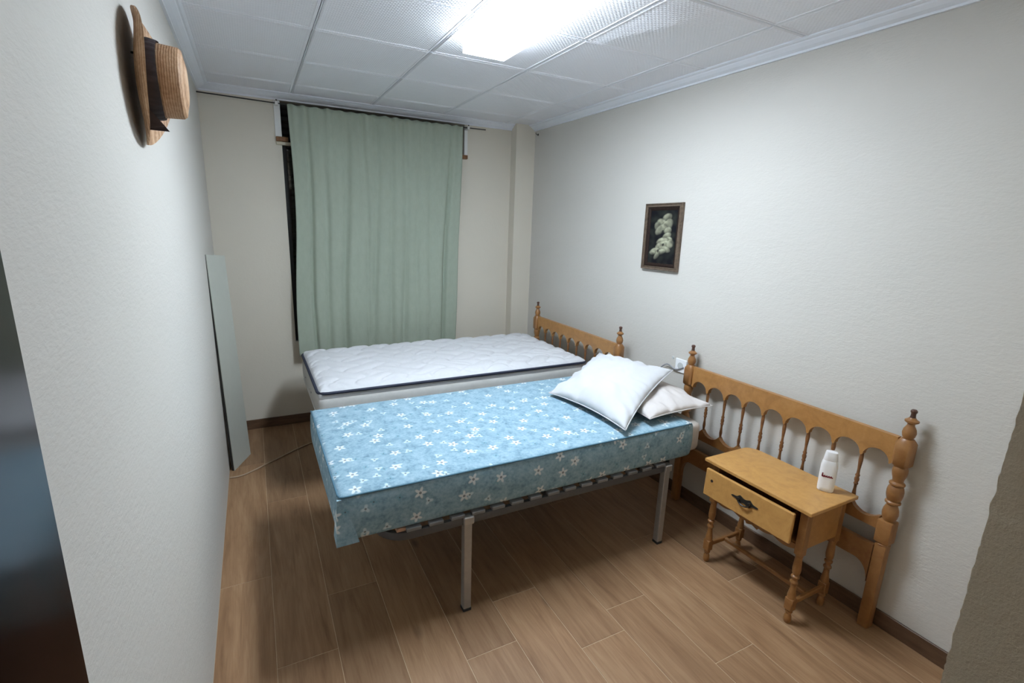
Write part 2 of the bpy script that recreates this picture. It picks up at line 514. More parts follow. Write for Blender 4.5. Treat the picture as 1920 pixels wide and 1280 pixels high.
for i in range(len(TX) - 1):
    for j in range(len(TY) - 1):
        x0, x1, y0, y1 = TX[i] + g / 2, TX[i + 1] - g / 2, TY[j] + g / 2, TY[j + 1] - g / 2
        sg = sagfn if (abs(TX[i] - 1.429) < .01 and abs(TY[j] - 1.5405) < .01) else None
        obj('ceiling_tile', tile_mesh(x0, x1, y0, y1, sg), M['tile'], ceil, (x0, y0, H))
for x in TX[1:-1]:
    bm = BM(); box(bm, (x - 0.0022, YH, H - 0.0012), (x + 0.0022, YB, H + 0.012), 0.0015, 1)
    obj('grid_bar', bm, M['white_trim'], ceil)
for y in TY[1:-1]:
    bm = BM(); box(bm, (XL, y - 0.0022, H - 0.0010), (XR, y + 0.0022, H + 0.012), 0.0015, 1)
    obj('grid_bar', bm, M['white_trim'], ceil)

# crown moulding: stepped profile (offset from wall, drop below ceiling)
CP = [(0, 0), (0.066, 0), (0.066, 0.006), (0.058, 0.010), (0.050, 0.011), (0.046, 0.016), (0.030, 0.028), (0.017, 0.034), (0.012, 0.036), (0.012, 0.045), (0, 0.045)]
bm = BM(); prism(bm, [(XL + a, H - d) for a, d in CP], 'y', YH, YB)
tag(obj('trim_1', bm, M['white_trim']), 'white stepped crown moulding along the left wall', 'crown moulding', kind='structure')
bm = BM(); prism(bm, [(XR - a, H - d) for a, d in CP], 'y', YH, YB)
tag(obj('trim_2', bm, M['white_trim']), 'white stepped crown moulding along the right wall', 'crown moulding', kind='structure')
bm = BM(); prism(bm, [(YB - a, H - d) for a, d in CP], 'x', XL, XR)
tag(obj('trim_3', bm, M['white_trim']), 'white stepped crown moulding above the curtained window', 'crown moulding', kind='structure')
# skirting tiles
bm = BM(); box(bm, (XR - 0.010, YJ, 0), (XR, YB, 0.075), 0.002, 1)
tag(obj('baseboard_right', bm, M['base']), 'dark brown wood-look skirting along the right wall', 'baseboard', kind='structure')
bm = BM(); box(bm, (XL, YB - 0.010, 0), (2.085, YB, 0.075), 0.002, 1)
tag(obj('baseboard_back', bm, M['base']), 'dark brown wood-look skirting under the window', 'baseboard', kind='structure')

# window: dark closed roller shutter, frame, glass, open shutter-box head with lining strips and blocks
win = thing('window_1', 'dark window with closed shutter behind the green curtain', 'window', (WX0, YB, WZ0), kind='structure')
def loc(p): return (p[0] - WX0, p[1] - YB, p[2] - WZ0)
bm = BM()
z = WZ0
prof = []
while z < WZ1 - 0.02:
    prof += [(0.10, z), (0.092, z + 0.012), (0.092, z + 0.036), (0.10, z + 0.045)]
    z += 0.046
poly = [(a, b - WZ0) for a, b in prof] + [(0.125, WZ1 - WZ0), (0.125, 0)]
prism(bm, poly, 'x', 0, WX1U - WX0)
obj('roller_shutter', bm, M['black'], win)
bm = BM()
fx1 = WX1 - WX0
for lo, hi in (((0, 0.03, 0), (0.03, 0.075, WZS - WZ0)), ((fx1 - 0.03, 0.03, 0), (fx1, 0.075, WZS - WZ0)), ((0.03, 0.03, 0), (fx1 - 0.03, 0.075, 0.05)),
               ((0.03, 0.03, WZS - WZ0 - 0.03), (fx1 - 0.03, 0.075, WZS - WZ0)), ((fx1 / 2 - 0.035, 0.03, 0.05), (fx1 / 2 + 0.035, 0.075, WZS - WZ0 - 0.03))):
    box(bm, lo, hi, 0.003, 1)
obj('window_frame', bm, M['black'], win)
for a, b in ((0.028, fx1 / 2 - 0.033), (fx1 / 2 + 0.033, fx1 - 0.028)):
    bm = BM(); box(bm, (a, 0.05, 0.048), (b, 0.055, WZS - WZ0 - 0.028))
    obj('pane', bm, M['glass'], win)
bm = BM(); box(bm, loc((0.205, YB - 0.006, 2.165)), loc((0.246, YB, 2.400)), 0.001, 1); obj('lining_strip', bm, M['lining'], win)
bm = BM(); box(bm, loc((1.634, YB - 0.006, 2.165)), loc((1.662, YB, 2.392)), 0.001, 1); obj('lining_strip', bm, M['lining'], win)
bm = BM(); box(bm, loc((0.206, YB - 0.022, 2.136)), loc((0.285, YB + 0.02, 2.166)), 0.003, 1); obj('wood_block', bm, M['block'], win)
bm = BM(); box(bm, loc((1.600, YB - 0.022, 2.136)), loc((1.660, YB + 0.02, 2.166)), 0.003, 1); obj('wood_block', bm, M['block'], win)
bm = BM(); box(bm, loc((0.206, YB - 0.012, 2.112)), loc((0.300, YB + 0.03, 2.134)), 0.003, 1); obj('ledge', bm, M['ledge'], win)

# open dark door leaf folded back along the left wall, right beside the camera
door = thing('door_1', 'dark glossy brown door leaf folded against the left wall', 'door', (-0.225, -0.12, 0.01), kind='structure')
bm = BM(); box(bm, (-0.018, 0, 0), (0.022, 0.737, 2.03), 0.003, 2); obj('door_leaf', bm, M['door'], door)
for z in (0.25, 1.05, 1.8):
    bm = BM(); lathe(bm, [(0.006, 0), (0.006, 0.09)], (0.0, -0.006, z), 10); obj('hinge', bm, M['iron'], door)

# ------------------------------------------------------------------ ceiling lamp
lamp = thing('ceiling_lamp', 'long white fluorescent ceiling light glowing bluish white', 'lamp', (1.035, 1.925, H))
bm = BM(); box(bm, (-0.09, -0.41, -0.02), (0.09, 0.41, -0.0035), 0.003, 1); obj('lamp_tray', bm, M['plastic'], lamp)
bm = BM(); box(bm, (-0.098, -0.418, -0.0735), (0.098, 0.418, -0.0705), 0.001, 1); obj('diffuser', bm, M['lamp'], lamp)
bm = BM()
for lo, hi in (((-0.105, -0.425, -0.072), (-0.0985, 0.425, -0.005)), ((0.0985, -0.425, -0.072), (0.105, 0.425, -0.005)),
               ((-0.0985, -0.425, -0.072), (0.0985, -0.4185, -0.005)), ((-0.0985, 0.4185, -0.072), (0.0985, 0.425, -0.005))):
    box(bm, lo, hi)
obj('diffuser_sides', bm, M['lamp_side'], lamp)

# ------------------------------------------------------------------ headboards
def turned_post(parent, y, name='post'):
    bm = BM()
    # square leg with chamfers
    for (h0, h1, s) in ((0.0, 0.40, 0.044), (0.405, 0.505, 0.056)):
        box(bm, (-s / 2, y - s / 2, h0), (s / 2, y + s / 2, h1), 0.007, 2)
    lathe(bm, [(0.018, 0.39), (0.026, 0.398), (0.018, 0.41)], (0, y, 0), 20)
    lathe(bm, [(0.016, 0.495), (0.020, 0.507), (0.026, 0.520), (0.0285, 0.538), (0.026, 0.556), (0.020, 0.572), (0.019, 0.578), (0.027, 0.584), (0.027, 0.590),
               (0.022, 0.595), (0.026, 0.606), (0.029, 0.622), (0.029, 0.638), (0.026, 0.652), (0.022, 0.660), (0.027, 0.665), (0.027, 0.671), (0.019, 0.678),
               (0.019, 0.688), (0.024, 0.705), (0.0265, 0.722), (0.025, 0.735), (0.02, 0.747)], (0, y, 0), 24)
    s = 0.029; c = 0.009
    # octagonal tapered-end block
    def octo(k): return [(k - c, -k), (k, -k + c), (k, k - c), (k - c, k), (-k + c, k), (-k, k - c), (-k, -k + c), (-k + c, -k)]
    prev = None
    for h, k in ((0.738, 0.018), (0.752, s), (0.842, s), (0.862, 0.019)):
        ring = [bm.verts.new((a, y + b, h)) for a, b in octo(k)]
        if prev:
            for i in range(8): bm.faces.new((prev[i], prev[(i + 1) % 8], ring[(i + 1) % 8], ring[i]))
        else: bm.faces.new(ring[::-1])
        prev = ring
    bm.faces.new(prev)
    lathe(bm, [(0.015, 0.855), (0.015, 0.862), (0.021, 0.872), (0.0235, 0.886), (0.021, 0.900), (0.013, 0.915), (0.012, 0.922), (0.017, 0.926), (0.0235, 0.931),
               (0.0235, 0.937), (0.014, 0.943), (0.011, 0.948)], (0, y, 0), 20)
    p = obj(name, bm, M['pine_turned'], parent, smooth=40)
    bm = BM(); lathe(bm, [(0.0105, 0.944), (0.0085, 0.958), (0.0085, 0.966), (0.0115, 0.970), (0.0115, 0.976), (0.007, 0.981)], (0, y, 0), 14)
    o = obj('finial_tip', bm, M['tip'], p, smooth=40); o['label'] = 'dark finial tip'
HALF = 0.545
def headboard(label, loc, rotz, broken=None):
    t = thing('headboard', label, 'headboard', loc, rotz)
    for y in (-HALF, HALF): turned_post(t, y)
    n = 9; a = HALF - 0.027; step = 2 * a / n
    # top rail with nine arches cut in its lower edge
    poly = [(-a, 0.858), (0, 0.860), (a, 0.858)]
    for i in range(n - 1, -1, -1):
        y0 = -a + i * step; cy = y0 + step / 2
        e0, e1 = (0.012 if i == 0 else 0.006), (0.012 if i == n - 1 else 0.006)
        r0, r1 = step / 2 - e0, step / 2 - e1
        poly.append((y0 + step, 0.732 if i < n - 1 else 0.748))
        for k in range(0, 13):
            an = PI * k / 12
            r = r1 if an < PI / 2 else r0
            poly.append((cy + r * math.cos(an), 0.738 + 0.046 * math.sin(an)))
    poly.append((-a, 0.748))
    bm = BM(); prism(bm, poly, 'x', -0.012, 0.012); obj('top_rail', bm, M['pine'], t)
    # lower rail with scooped upper edge
    poly = [(a, 0.452), (-a, 0.452)]
    for i in range(n):
        y0 = -a + i * step
        poly.append((y0, 0.520 if i else 0.510))
        for k in range(1, 8):
            u = k / 8
            poly.append((y0 + step * u, 0.520 - 0.034 * math.sin(PI * u) ** 0.7))
    poly.append((a, 0.510))
    bm = BM(); prism(bm, poly, 'x', -0.012, 0.012); obj('lower_rail', bm, M['pine_turned'], t)
    # bottom rail curving down into the posts
    poly = [(a, 0.375), (-a, 0.375), (-a, 0.20)]
    for k in range(1, 9):
        an = PI / 2 * k / 8
        poly.append((-a + 0.06 * (1 - math.cos(an)) , 0.20 + 0.085 * math.sin(an)))
    for k in range(8, 0, -1):
        an = PI / 2 * k / 8
        poly.append((a - 0.06 * (1 - math.cos(an)), 0.20 + 0.085 * math.sin(an)))
    poly.append((a, 0.20))
    bm = BM(); prism(bm, poly, 'x', -0.011, 0.011); obj('bottom_rail', bm, M['pine_turned'], t)
    for i in range(1, n):
        y = -a + i * step
        bm = BM()
        if broken == i:
            lathe(bm, [(0.0075, 0.700), (0.009, 0.712), (0.0085, 0.730), (0.006, 0.745)], (0, y, 0), 10)
            o = obj('spindle', bm, M['spindle'], t, smooth=50); o['label'] = 'broken stub of a missing spindle'
        else:
            lathe(bm, [(0.006, 0.505), (0.006, 0.525), (0.0085, 0.545), (0.0055, 0.575), (0.006, 0.590), (0.0095, 0.597), (0.0065, 0.603), (0.0095, 0.612), (0.0095, 0.620),
                       (0.0065, 0.628), (0.0095, 0.635), (0.006, 0.643), (0.0055, 0.660), (0.0085, 0.705), (0.008, 0.722), (0.006, 0.745)], (0, y, 0), 10)
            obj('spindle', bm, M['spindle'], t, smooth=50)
    return t
headboard('honey pine spindle headboard behind the nightstand, one spindle broken', (2.203, 1.403, 0), 0.0, broken=2)
headboard('honey pine spindle headboard at the head of the white mattress', (2.135, 3.055, 0), 0.0)

# ------------------------------------------------------------------ slatted bed bases
def bed_base(label, x0, x1, y0, y1, rotz=0.0, chip=False):
    cx, cy = (x0 + x1) / 2, (y0 + y1) / 2
    t = thing('slatted_bed_base', label, 'bed frame', (cx, cy, 0), rotz)
    hx, hy, r = (x1 - x0) / 2, (y1 - y0) / 2, 0.11
    pts = []
    for (sx, sy, a0) in ((1, 1, 0), (-1, 1, 90), (-1, -1, 180), (1, -1, 270)):
        for k in range(9):
            an = math.radians(a0 + 90 * k / 8)
            pts.append((sx * (hx - r) + r * math.cos(an), sy * (hy - r) + r * math.sin(an), 0.437))
    bm = BM(); tube(bm, pts, 0, 12, True, (0.011, 0.018)); obj('rail_frame', bm, M['rail'], t, smooth=40)
    bm = BM(); box(bm, (-0.015, -hy + 0.01, 0.42), (0.015, hy - 0.01, 0.445), 0.003, 1); obj('cross_bar', bm, M['rail'], t)
    # slats
    n = 15
    for i in range(n):
        x = -hx + 0.12 + (2 * hx - 0.24) * i / (n - 1)
        bm = BM()
        k = 8; top = []; 
        for q in range(k + 1):
            u = q / k; y = (-hy + 0.006) + (2 * hy - 0.012) * u; zz = 0.4575 + 0.006 * math.sin(PI * u)
            top.append((y, zz))
        prism(bm, top + [(y, zz + 0.008) for y, zz in top[::-1]], 'x', x - 0.026, x + 0.026)
        obj('slat', bm, M['slat'], t)
        for s in (-1, 1):
            bm = BM(); box(bm, (x - 0.030, s * hy - 0.013, 0.454), (x + 0.030, s * hy + 0.013, 0.470), 0.004, 2)
            obj('slat_cap', bm, M['cap'], t)
    if chip:
        bm = BM(); prism(bm, [(-hx + 0.055, 0.4575), (-hx + 0.105, 0.4575), (-hx + 0.10, 0.466), (-hx + 0.07, 0.473), (-hx + 0.058, 0.469)], 'y', -hy + 0.0, -hy + 0.04)
        o = obj('slat_end', bm, M['chip'], t); o['label'] = 'pinkish bare wooden slat end'
    lx0, lx1 = 0.696 - 1.105, 1.790 - 1.105
    for lx in (lx0, lx1):
        for s in (-1, 1):
            bm = BM(); box(bm, (lx - 0.0175, s * (hy - 0.005) - 0.0175, 0.012), (lx + 0.0175, s * (hy - 0.005) + 0.0175, 0.425), 0.004, 2)
            lg = obj('leg', bm, M['steel'], t)
            bm = BM(); box(bm, (lx - 0.019, s * (hy - 0.005) - 0.019, 0.0), (lx + 0.019, s * (hy - 0.005) + 0.019, 0.016), 0.003, 1); obj('foot_cap', bm, M['rubber'], lg)
            bm = BM(); box(bm, (lx - 0.022, s * hy - 0.020, 0.421), (lx + 0.024, s * hy + 0.019, 0.456), 0.004, 1); obj('leg_bracket', bm, M['steel'], lg)
    return t
bed_base('steel slatted bed base under the blue floral mattress', 0.35, 1.86, 1.662, 2.535, chip=True)
bed_base('steel slatted bed base under the plain white mattress', 0.38, 1.89, 2.85, 3.69)

# ------------------------------------------------------------------ mattresses
def cushion_box(name, mat, parent, sx, sy, sz, r, n=(60, 30, 8), top=None, side=None, uv=False):
    """rounded box as six grids welded into one mesh; origin at the bottom centre"""
    bm = BM()
    nx, ny, nz = n
    cache = {}
    def vert(i, j, k):
        key = (i, j, k)
        if key in cache: return cache[key]
        p = Vector(((i / nx - .5) * sx, (j / ny - .5) * sy, k / nz * sz))
        q = Vector((min(max(p.x, -sx / 2 + r), sx / 2 - r), min(max(p.y, -sy / 2 + r), sy / 2 - r), min(max(p.z, r), sz - r)))
        d = p - q
        if d.length > 1e-9: p = q + d.normalized() * r if min(abs(p.x) - sx/2, 0) > -r or True else p
        nrm = d.normalized() if d.length > 1e-9 else Vector((0, 0, 1))
        u, v, w = i / nx, j / ny, k / nz
        if top and k == nz: p.z += top(p.x, p.y, u, v)
        if side and 0 < k < nz: p += side(p, nrm, u, v, w)
        cache[key] = bm.verts.new(p)
        return cache[key]
    def f(*ks):
        vs = [vert(*k) for k in ks]
        try: bm.faces.new(vs)
        except ValueError: pass
    for i in range(nx):
        for j in range(ny):
            f((i, j, nz), (i + 1, j, nz), (i + 1, j + 1, nz), (i, j + 1, nz))
            f((i, j, 0), (i, j + 1, 0), (i + 1, j + 1, 0), (i + 1, j, 0))
    for k in range(nz):
        for i in range(nx):
            f((i, 0, k), (i + 1, 0, k), (i + 1, 0, k + 1), (i, 0, k + 1))
            f((i, ny, k), (i, ny, k + 1), (i + 1, ny, k + 1), (i + 1, ny, k))
        for j in range(ny):
            f((0, j, k), (0, j, k + 1), (0, j + 1, k + 1), (0, j + 1, k))
            f((nx, j, k), (nx, j + 1, k), (nx, j + 1, k + 1), (nx, j, k + 1))
    if uv:
        lay = bm.loops.layers.uv.new('UVMap')
        bm.normal_update()
        for fc in bm.faces:
            nn = fc.normal
            for l in fc.loops:
                c = l.vert.co
                if abs(nn.z) >= max(abs(nn.x), abs(nn.y)): l[lay].uv = (c.x, c.y)
                elif abs(nn.y) >= abs(nn.x): l[lay].uv = (c.x, -sy / 2 - (sz - c.z) if nn.y < 0 else sy / 2 + (sz - c.z))
                else: l[lay].uv = (-sx / 2 - (sz - c.z) if nn.x < 0 else sx / 2 + (sz - c.z), c.y)
    return obj(name, bm, mat, parent, smooth=180)

# blue mattress in a fitted daisy print cover; its head end shows the beige ticking
mx0, mx1, my0, my1 = 0.197, 1.945, 1.655, 2.575
MB_ = thing('mattress', 'mattress in a light blue daisy print cover, nearest the camera', 'mattress', ((mx0 + mx1) / 2, (my0 + my1) / 2, 0.474))
def btop(x, y, u, v):
    e = min(u, 1 - u, v * 0.55, (1 - v) * 0.55)
    return 0.006 * mnoise.noise((x * 3.2, y * 3.2, 1.3)) * min(1, e * 14) + 0.004 * min(1, e * 10)
def bside(p, nrm, u, v, w):
    s = 0.007 * math.sin(PI * w) * (1 + 0.5 * mnoise.noise((p.x * 4, p.y * 4, p.z * 6)))
    d = Vector((nrm.x, nrm.y, 0)) * s
    return d
cover = cushion_box('fitted_cover', M['floral'], MB_, mx1 - mx0, my1 - my0, 0.186, 0.016, (70, 36, 10), btop, bside, True)
cushion_box('ticking_end', M['core'], MB_, 0.20, my1 - my0 - 0.03, 0.165, 0.03, (8, 20, 6)).location = ((mx1 - mx0) / 2 - 0.02, 0.0, 0.008)
hx, hy = (mx1 - mx0) / 2, (my1 - my0) / 2
bm = BM()
pts = [(-hx + 0.002, y, 0.184) for y in (hy - 0.02, 0.0, -hy + 0.02)] + [(-hx + 0.008, -hy + 0.006, 0.182)] + [(-hx + 0.02 + (2 * hx - 0.04) * k / 24, -hy + 0.0005 + 0.001 * math.sin(k), 0.1825) for k in range(25)]
tube(bm, pts, 0.0038, 8); obj('seam', bm, M['blue_seam'], MB_, smooth=180)
# loose gusset corner hanging at the foot end, nearest corner
bm = BM()
vs = []
nn = 10
for i in range(nn + 1):
    zt = 0.176 - 0.178 * i / nn
    wd = 0.012 + 0.055 * (i / nn) ** 0.8
    o_ = 0.004 + 0.010 * (i / nn)
    vs.append([bm.verts.new((-hx - o_ + 0.002, -hy + wd, zt)), bm.verts.new((-hx - o_, -hy - o_, zt)), bm.verts.new((-hx + wd, -hy - o_ * 0.8, zt)),
               bm.verts.new((-hx + wd, -hy + 0.006, zt)), bm.verts.new((-hx + 0.006, -hy + wd, zt))])
for a, b in zip(vs, vs[1:]):
    for k in range(5):
        bm.faces.new((a[k], a[(k + 1) % 5], b[(k + 1) % 5], b[k]))
bm.faces.new(vs[0]); bm.faces.new(vs[-1])
lay = bm.loops.layers.uv.new('UVMap')
for fc in bm.faces:
    for l in fc.loops: l[lay].uv = (l.vert.co.x, -hy - (0.186 - l.vert.co.z))
obj('cover_corner', bm, M['floral'], MB_, smooth=40)

# plain white quilted mattress with navy piping
wx0, wx1, wy0, wy1 = 0.262, 2.095, 2.800, 3.735
MW = thing('mattress', 'bare white quilted mattress with navy piping beside the window', 'mattress', ((wx0 + wx1) / 2, (wy0 + wy1) / 2, 0.474), 0.006)
def quilt(x, y, u, v):
    e = min(1, min(u * 2, (1 - u) * 2, v, 1 - v) * 22)
    # wavy chevron channels
    a = x * 19 + 1.1 * math.sin(y * 26) + 0.4 * math.sin(y * 7 + x * 5)
    b = y * 24 + 1.2 * math.sin(x * 17 + 0.7) + x * 3.0
    q = (1 - math.exp(-abs(math.sin(a)) * 3.2)) * (1 - math.exp(-abs(math.sin(b)) * 3.2))
    return e * (0.022 * q + 0.004 * mnoise.noise((x * 4, y * 4, 0))) + 0.012 * min(1, min(u * 2, (1 - u) * 2, v, 1 - v) * 12) - 0.004
cushion_box('quilted_top', M['white_fabric'], MW, wx1 - wx0, wy1 - wy0, 0.06, 0.018, (240, 120, 4), quilt).location = (0, 0, 0.142)
cushion_box('border', M['border'], MW, wx1 - wx0 + 0.004, wy1 - wy0 + 0.004, 0.158, 0.02, (60, 30, 8), None, bside).location = (0, 0, 0.0)
hx2, hy2 = (wx1 - wx0) / 2, (wy1 - wy0) / 2
for z, nm in ((0.186, 'piping'), (0.012, 'piping')):
    pts = []
    r = 0.05
    for (sx, sy, a0) in ((1, 1, 0), (-1, 1, 90), (-1, -1, 180), (1, -1, 270)):
        for k in range(7):
            an = math.radians(a0 + 15 * k)
            pts.append((sx * (hx2 - r + 0.004) + r * math.cos(an), sy * (hy2 - r + 0.004) + r * math.sin(an), z))
    bm = BM(); tube(bm, pts, 0.0085 if z > .1 else 0.004, 8, True); obj(nm, bm, M['navy'] if z > .1 else M['border'], MW, smooth=180)
for y in (-0.13, -0.06, 0.2):
    bm = BM(); lathe(bm, [(0.007, 0), (0.007, 0.004), (0.004, 0.006)], (0, 0, 0), 12, 'x')
    o = obj('vent_eyelet', bm, M['cable_grey'], MW, (-hx2 - 0.007, y, 0.09)); o.rotation_euler = (0, 0, PI)

# ------------------------------------------------------------------ pillows
from mathutils.bvhtree import BVHTree
def pillow(label, quad, thick, mat, seed, ear=0.10, wr=0.019, under=None):
    A, B, C, D_ = [Vector(q) for q in quad]
    base = (A + B + C + D_) / 4
    bm = BM(); n = 48
    def P(u, v):
        # concave sides, corners drawn out
        su = 1 - ear * (1 - v * v); sv = 1 - ear * (1 - u * u)
        a, b = u * su, v * sv
        s, t = (a + 1) / 2, (b + 1) / 2
        return A * (1 - s) * (1 - t) + B * s * (1 - t) + C * s * t + D_ * (1 - s) * t
    nrm = (B - A).cross(D_ - A).normalized()
    if nrm.z < 0: nrm = -nrm
    top, bot = {}, {}
    for i in range(n + 1):
        for j in range(n + 1):
            u, v = 2 * i / n - 1, 2 * j / n - 1
            h = ((1 - u * u) ** 0.55) * ((1 - v * v) ** 0.55)
            edge = (1 - max(abs(u), abs(v)))
            p = P(u, v)
            ang = math.atan2(v, u)
            w = wr * h ** 0.4 * (mnoise.noise((u * 2.3 + seed, v * 2.3, seed)) + 0.5 * mnoise.noise((u * 5 + seed, v * 5, 2 * seed)) + 0.8 * (0.35 - abs(mnoise.noise((u * 3.2 + v * 1.6 + seed, v * 2.2 - u + seed, seed + 5)))))
            pl = 0.005 * math.exp(-edge * 6) * (math.sin(ang * 27 + seed + 3 * math.sin(ang * 2)) + math.sin(ang * 15 + 1)) * (1 if 0 < i < n and 0 < j < n else 0)
            top[i, j] = bm.verts.new(p + nrm * (thick * 0.62 * h + w + pl) - base)
            if 0 < i < n and 0 < j < n: bot[i, j] = bm.verts.new(p - nrm * (thick * 0.38 * h) - base)
            else: bot[i, j] = top[i, j]
    for i in range(n):
        for j in range(n):
            bm.faces.new((top[i, j], top[i + 1, j], top[i + 1, j + 1], top[i, j + 1]))
            f = [bot[i, j], bot[i, j + 1], bot[i + 1, j + 1], bot[i + 1, j]]
            bm.faces.new(list(dict.fromkeys(f)))
    def lift(v, up):
        # a soft pillow yields where it rests on the mattress or on the pillow beneath
        lo = 0.6665
        if under:
            hit = under[0].ray_cast(Vector((v.co.x, v.co.y, 3)) + base - under[1], Vector((0, 0, -1)))
            if hit[0]: lo = max(lo, hit[0].z + under[1].z + 0.003)
        lo += up
        if v.co.z + base.z < lo: v.co.z = lo - base.z
    for k, v in bot.items(): lift(v, 0.0)
    for k, v in top.items():
        if bot[k] is not v: lift(v, 0.004 + 0.02 * min(1, 6 * (1 - max(abs(2 * k[0] / n - 1), abs(2 * k[1] / n - 1)))))
    bvh = (BVHTree.FromBMesh(bm), base)
    rim = [top[k, 0].co.copy() for k in range(n)] + [top[n, k].co.copy() for k in range(n)] + [top[n - k, n].co.copy() for k in range(n)] + [top[0, n - k].co.copy() for k in range(n)]
    o = obj('pillow', bm, mat, None, base, smooth=180)
    tag(o, label, 'pillow', 'pillows on the blue mattress')
    # seam along the edge
    pts = rim
    bm = BM(); tube(bm, pts, 0.0028, 6, True); obj('seam', bm, mat, o, smooth=180)
    return bvh
under = pillow('ivory pillow pressed underneath the white one beside the headboard', [(1.68, 1.70, 0.705), (2.10, 1.685, 0.718), (2.12, 2.30, 0.718), (1.70, 2.32, 0.705)], 0.115, M['pillow2'], 8.1, 0.06)
pillow('plump white pillow lying tilted on top of the ivory one', [(1.445, 2.27, 0.686), (1.49, 1.655, 0.694), (2.02, 1.91, 0.86), (1.935, 2.46, 0.83)], 0.14, M['pillow'], 3.3, under=under)

# ------------------------------------------------------------------ nightstand
NSX, NSY = 1.86, 1.232
ns = thing('nightstand', 'small honey pine nightstand with its drawer slightly open', 'nightstand', (NSX, NSY, 0))
hw = 0.262
bm = BM()
poly = [(0, -hw), (0.325, -hw), (0.325, hw - 0.07)]
for k in range(1, 7):
    an = PI / 2 * k / 6
    poly.append((0.325 - 0.05 * (1 - math.cos(an)), hw - 0.07 + 0.07 * math.sin(an)))
poly.append((0, hw))
prism(bm, poly, 'z', 0.540, 0.556)
bmesh.ops.bevel(bm, geom=[e for e in bm.edges], offset=0.003, segments=2, affect='EDGES', profile=0.5)
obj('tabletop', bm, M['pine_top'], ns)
bx0, bx1, by = 0.035, 0.30, 0.235
for nm, lo, hi in (('side_panel', (bx0 + 0.006, -by + 0.0025, 0.36), (bx1, -by + 0.016, 0.5395)), ('side_panel', (bx0 + 0.006, by - 0.016, 0.36), (bx1, by - 0.0025, 0.5395)),
                   ('back_panel', (bx1 - 0.012, -by + 0.014, 0.36), (bx1, by - 0.014, 0.54)), ('bottom_panel', (bx0 + 0.01, -by + 0.014, 0.372), (bx1 - 0.012, by - 0.014, 0.380))):
    bm = BM(); box(bm, lo, hi, 0.001, 1); obj(nm, bm, M['pine'], ns)
# apron with scalloped lower edge under the drawer
poly = [(by - 0.03, 0.372), (-by + 0.03, 0.372)]
m = 60
for k in range(m + 1):
    u = k / m; y = (-by + 0.03) + (2 * by - 0.06) * u
    z = 0.352 - 0.013 * abs(math.sin(PI * u * 4)) - (0.012 if 0.42 < u < 0.58 else 0)
    poly.append((y, z))
bm = BM(); prism(bm, poly, 'x', bx0 + 0.004, bx0 + 0.018); obj('apron', bm, M['pine_turned'], ns)
# legs
def ns_leg(x, y):
    bm = BM()
    box(bm, (x - 0.017, y - 0.017, 0.33), (x + 0.017, y + 0.017, 0.5395), 0.003, 1)
    lathe(bm, [(0.0125, 0.325), (0.0165, 0.332), (0.0135, 0.318), (0.0155, 0.29), (0.0170, 0.262), (0.015, 0.243), (0.0105, 0.234), (0.0165, 0.228), (0.0165, 0.222), (0.0115, 0.216),
               (0.0115, 0.207), (0.0165, 0.201), (0.0165, 0.195), (0.011, 0.188), (0.012, 0.165), (0.017, 0.135), (0.0165, 0.120)][::-1], (x, y, 0), 16)
    box(bm, (x - 0.017, y - 0.017, 0.065), (x + 0.017, y + 0.017, 0.122), 0.003, 1)
    lathe(bm, [(0.011, 0.0), (0.0145, 0.008), (0.0160, 0.022), (0.0135, 0.036), (0.0095, 0.046), (0.0150, 0.053), (0.0150, 0.060), (0.011, 0.066)], (x, y, 0), 16)
    return bm
for x, y in ((0.052, -0.218), (0.052, 0.218), (0.285, -0.218), (0.285, 0.218)):
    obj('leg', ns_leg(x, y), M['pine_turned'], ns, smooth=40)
for y in (-0.218, 0.218):
    bm = BM(); box(bm, (0.068, y - 0.008, 0.083), (0.269, y + 0.008, 0.105), 0.003, 1); obj('stretcher', bm, M['pine_turned'], ns)
bm = BM(); box(bm, (0.160, -0.21, 0.084), (0.178, 0.21, 0.104), 0.003, 1); obj('stretcher', bm, M['pine_turned'], ns)
# drawer, pulled out a little and hanging skewed
dr = bpy.data.objects.new('drawer', None); COL.objects.link(dr); dr.parent = ns
dr.location = (-0.012, 0.018, 0.383); dr.rotation_euler = (0, 0.03, 0.02)
bm = BM(); box(bm, (0, -0.217, 0.0), (0.016, 0.217, 0.135), 0.004, 2); obj('drawer_front', bm, M['pine_top'], dr)
for y in (-0.185, 0.175):
    bm = BM(); box(bm, (0.016, y, 0.004), (0.25, y + 0.010, 0.110), 0.001, 1); obj('drawer_side', bm, M['pine_turned'], dr)
bm = BM(); box(bm, (0.24, -0.175, 0.004), (0.25, 0.175, 0.110), 0.001, 1); obj('drawer_back', bm, M['pine_turned'], dr)
bm = BM(); box(bm, (0.016, -0.175, 0.004), (0.24, 0.175, 0.009)); obj('drawer_bottom', bm, M['pine_turned'], dr)
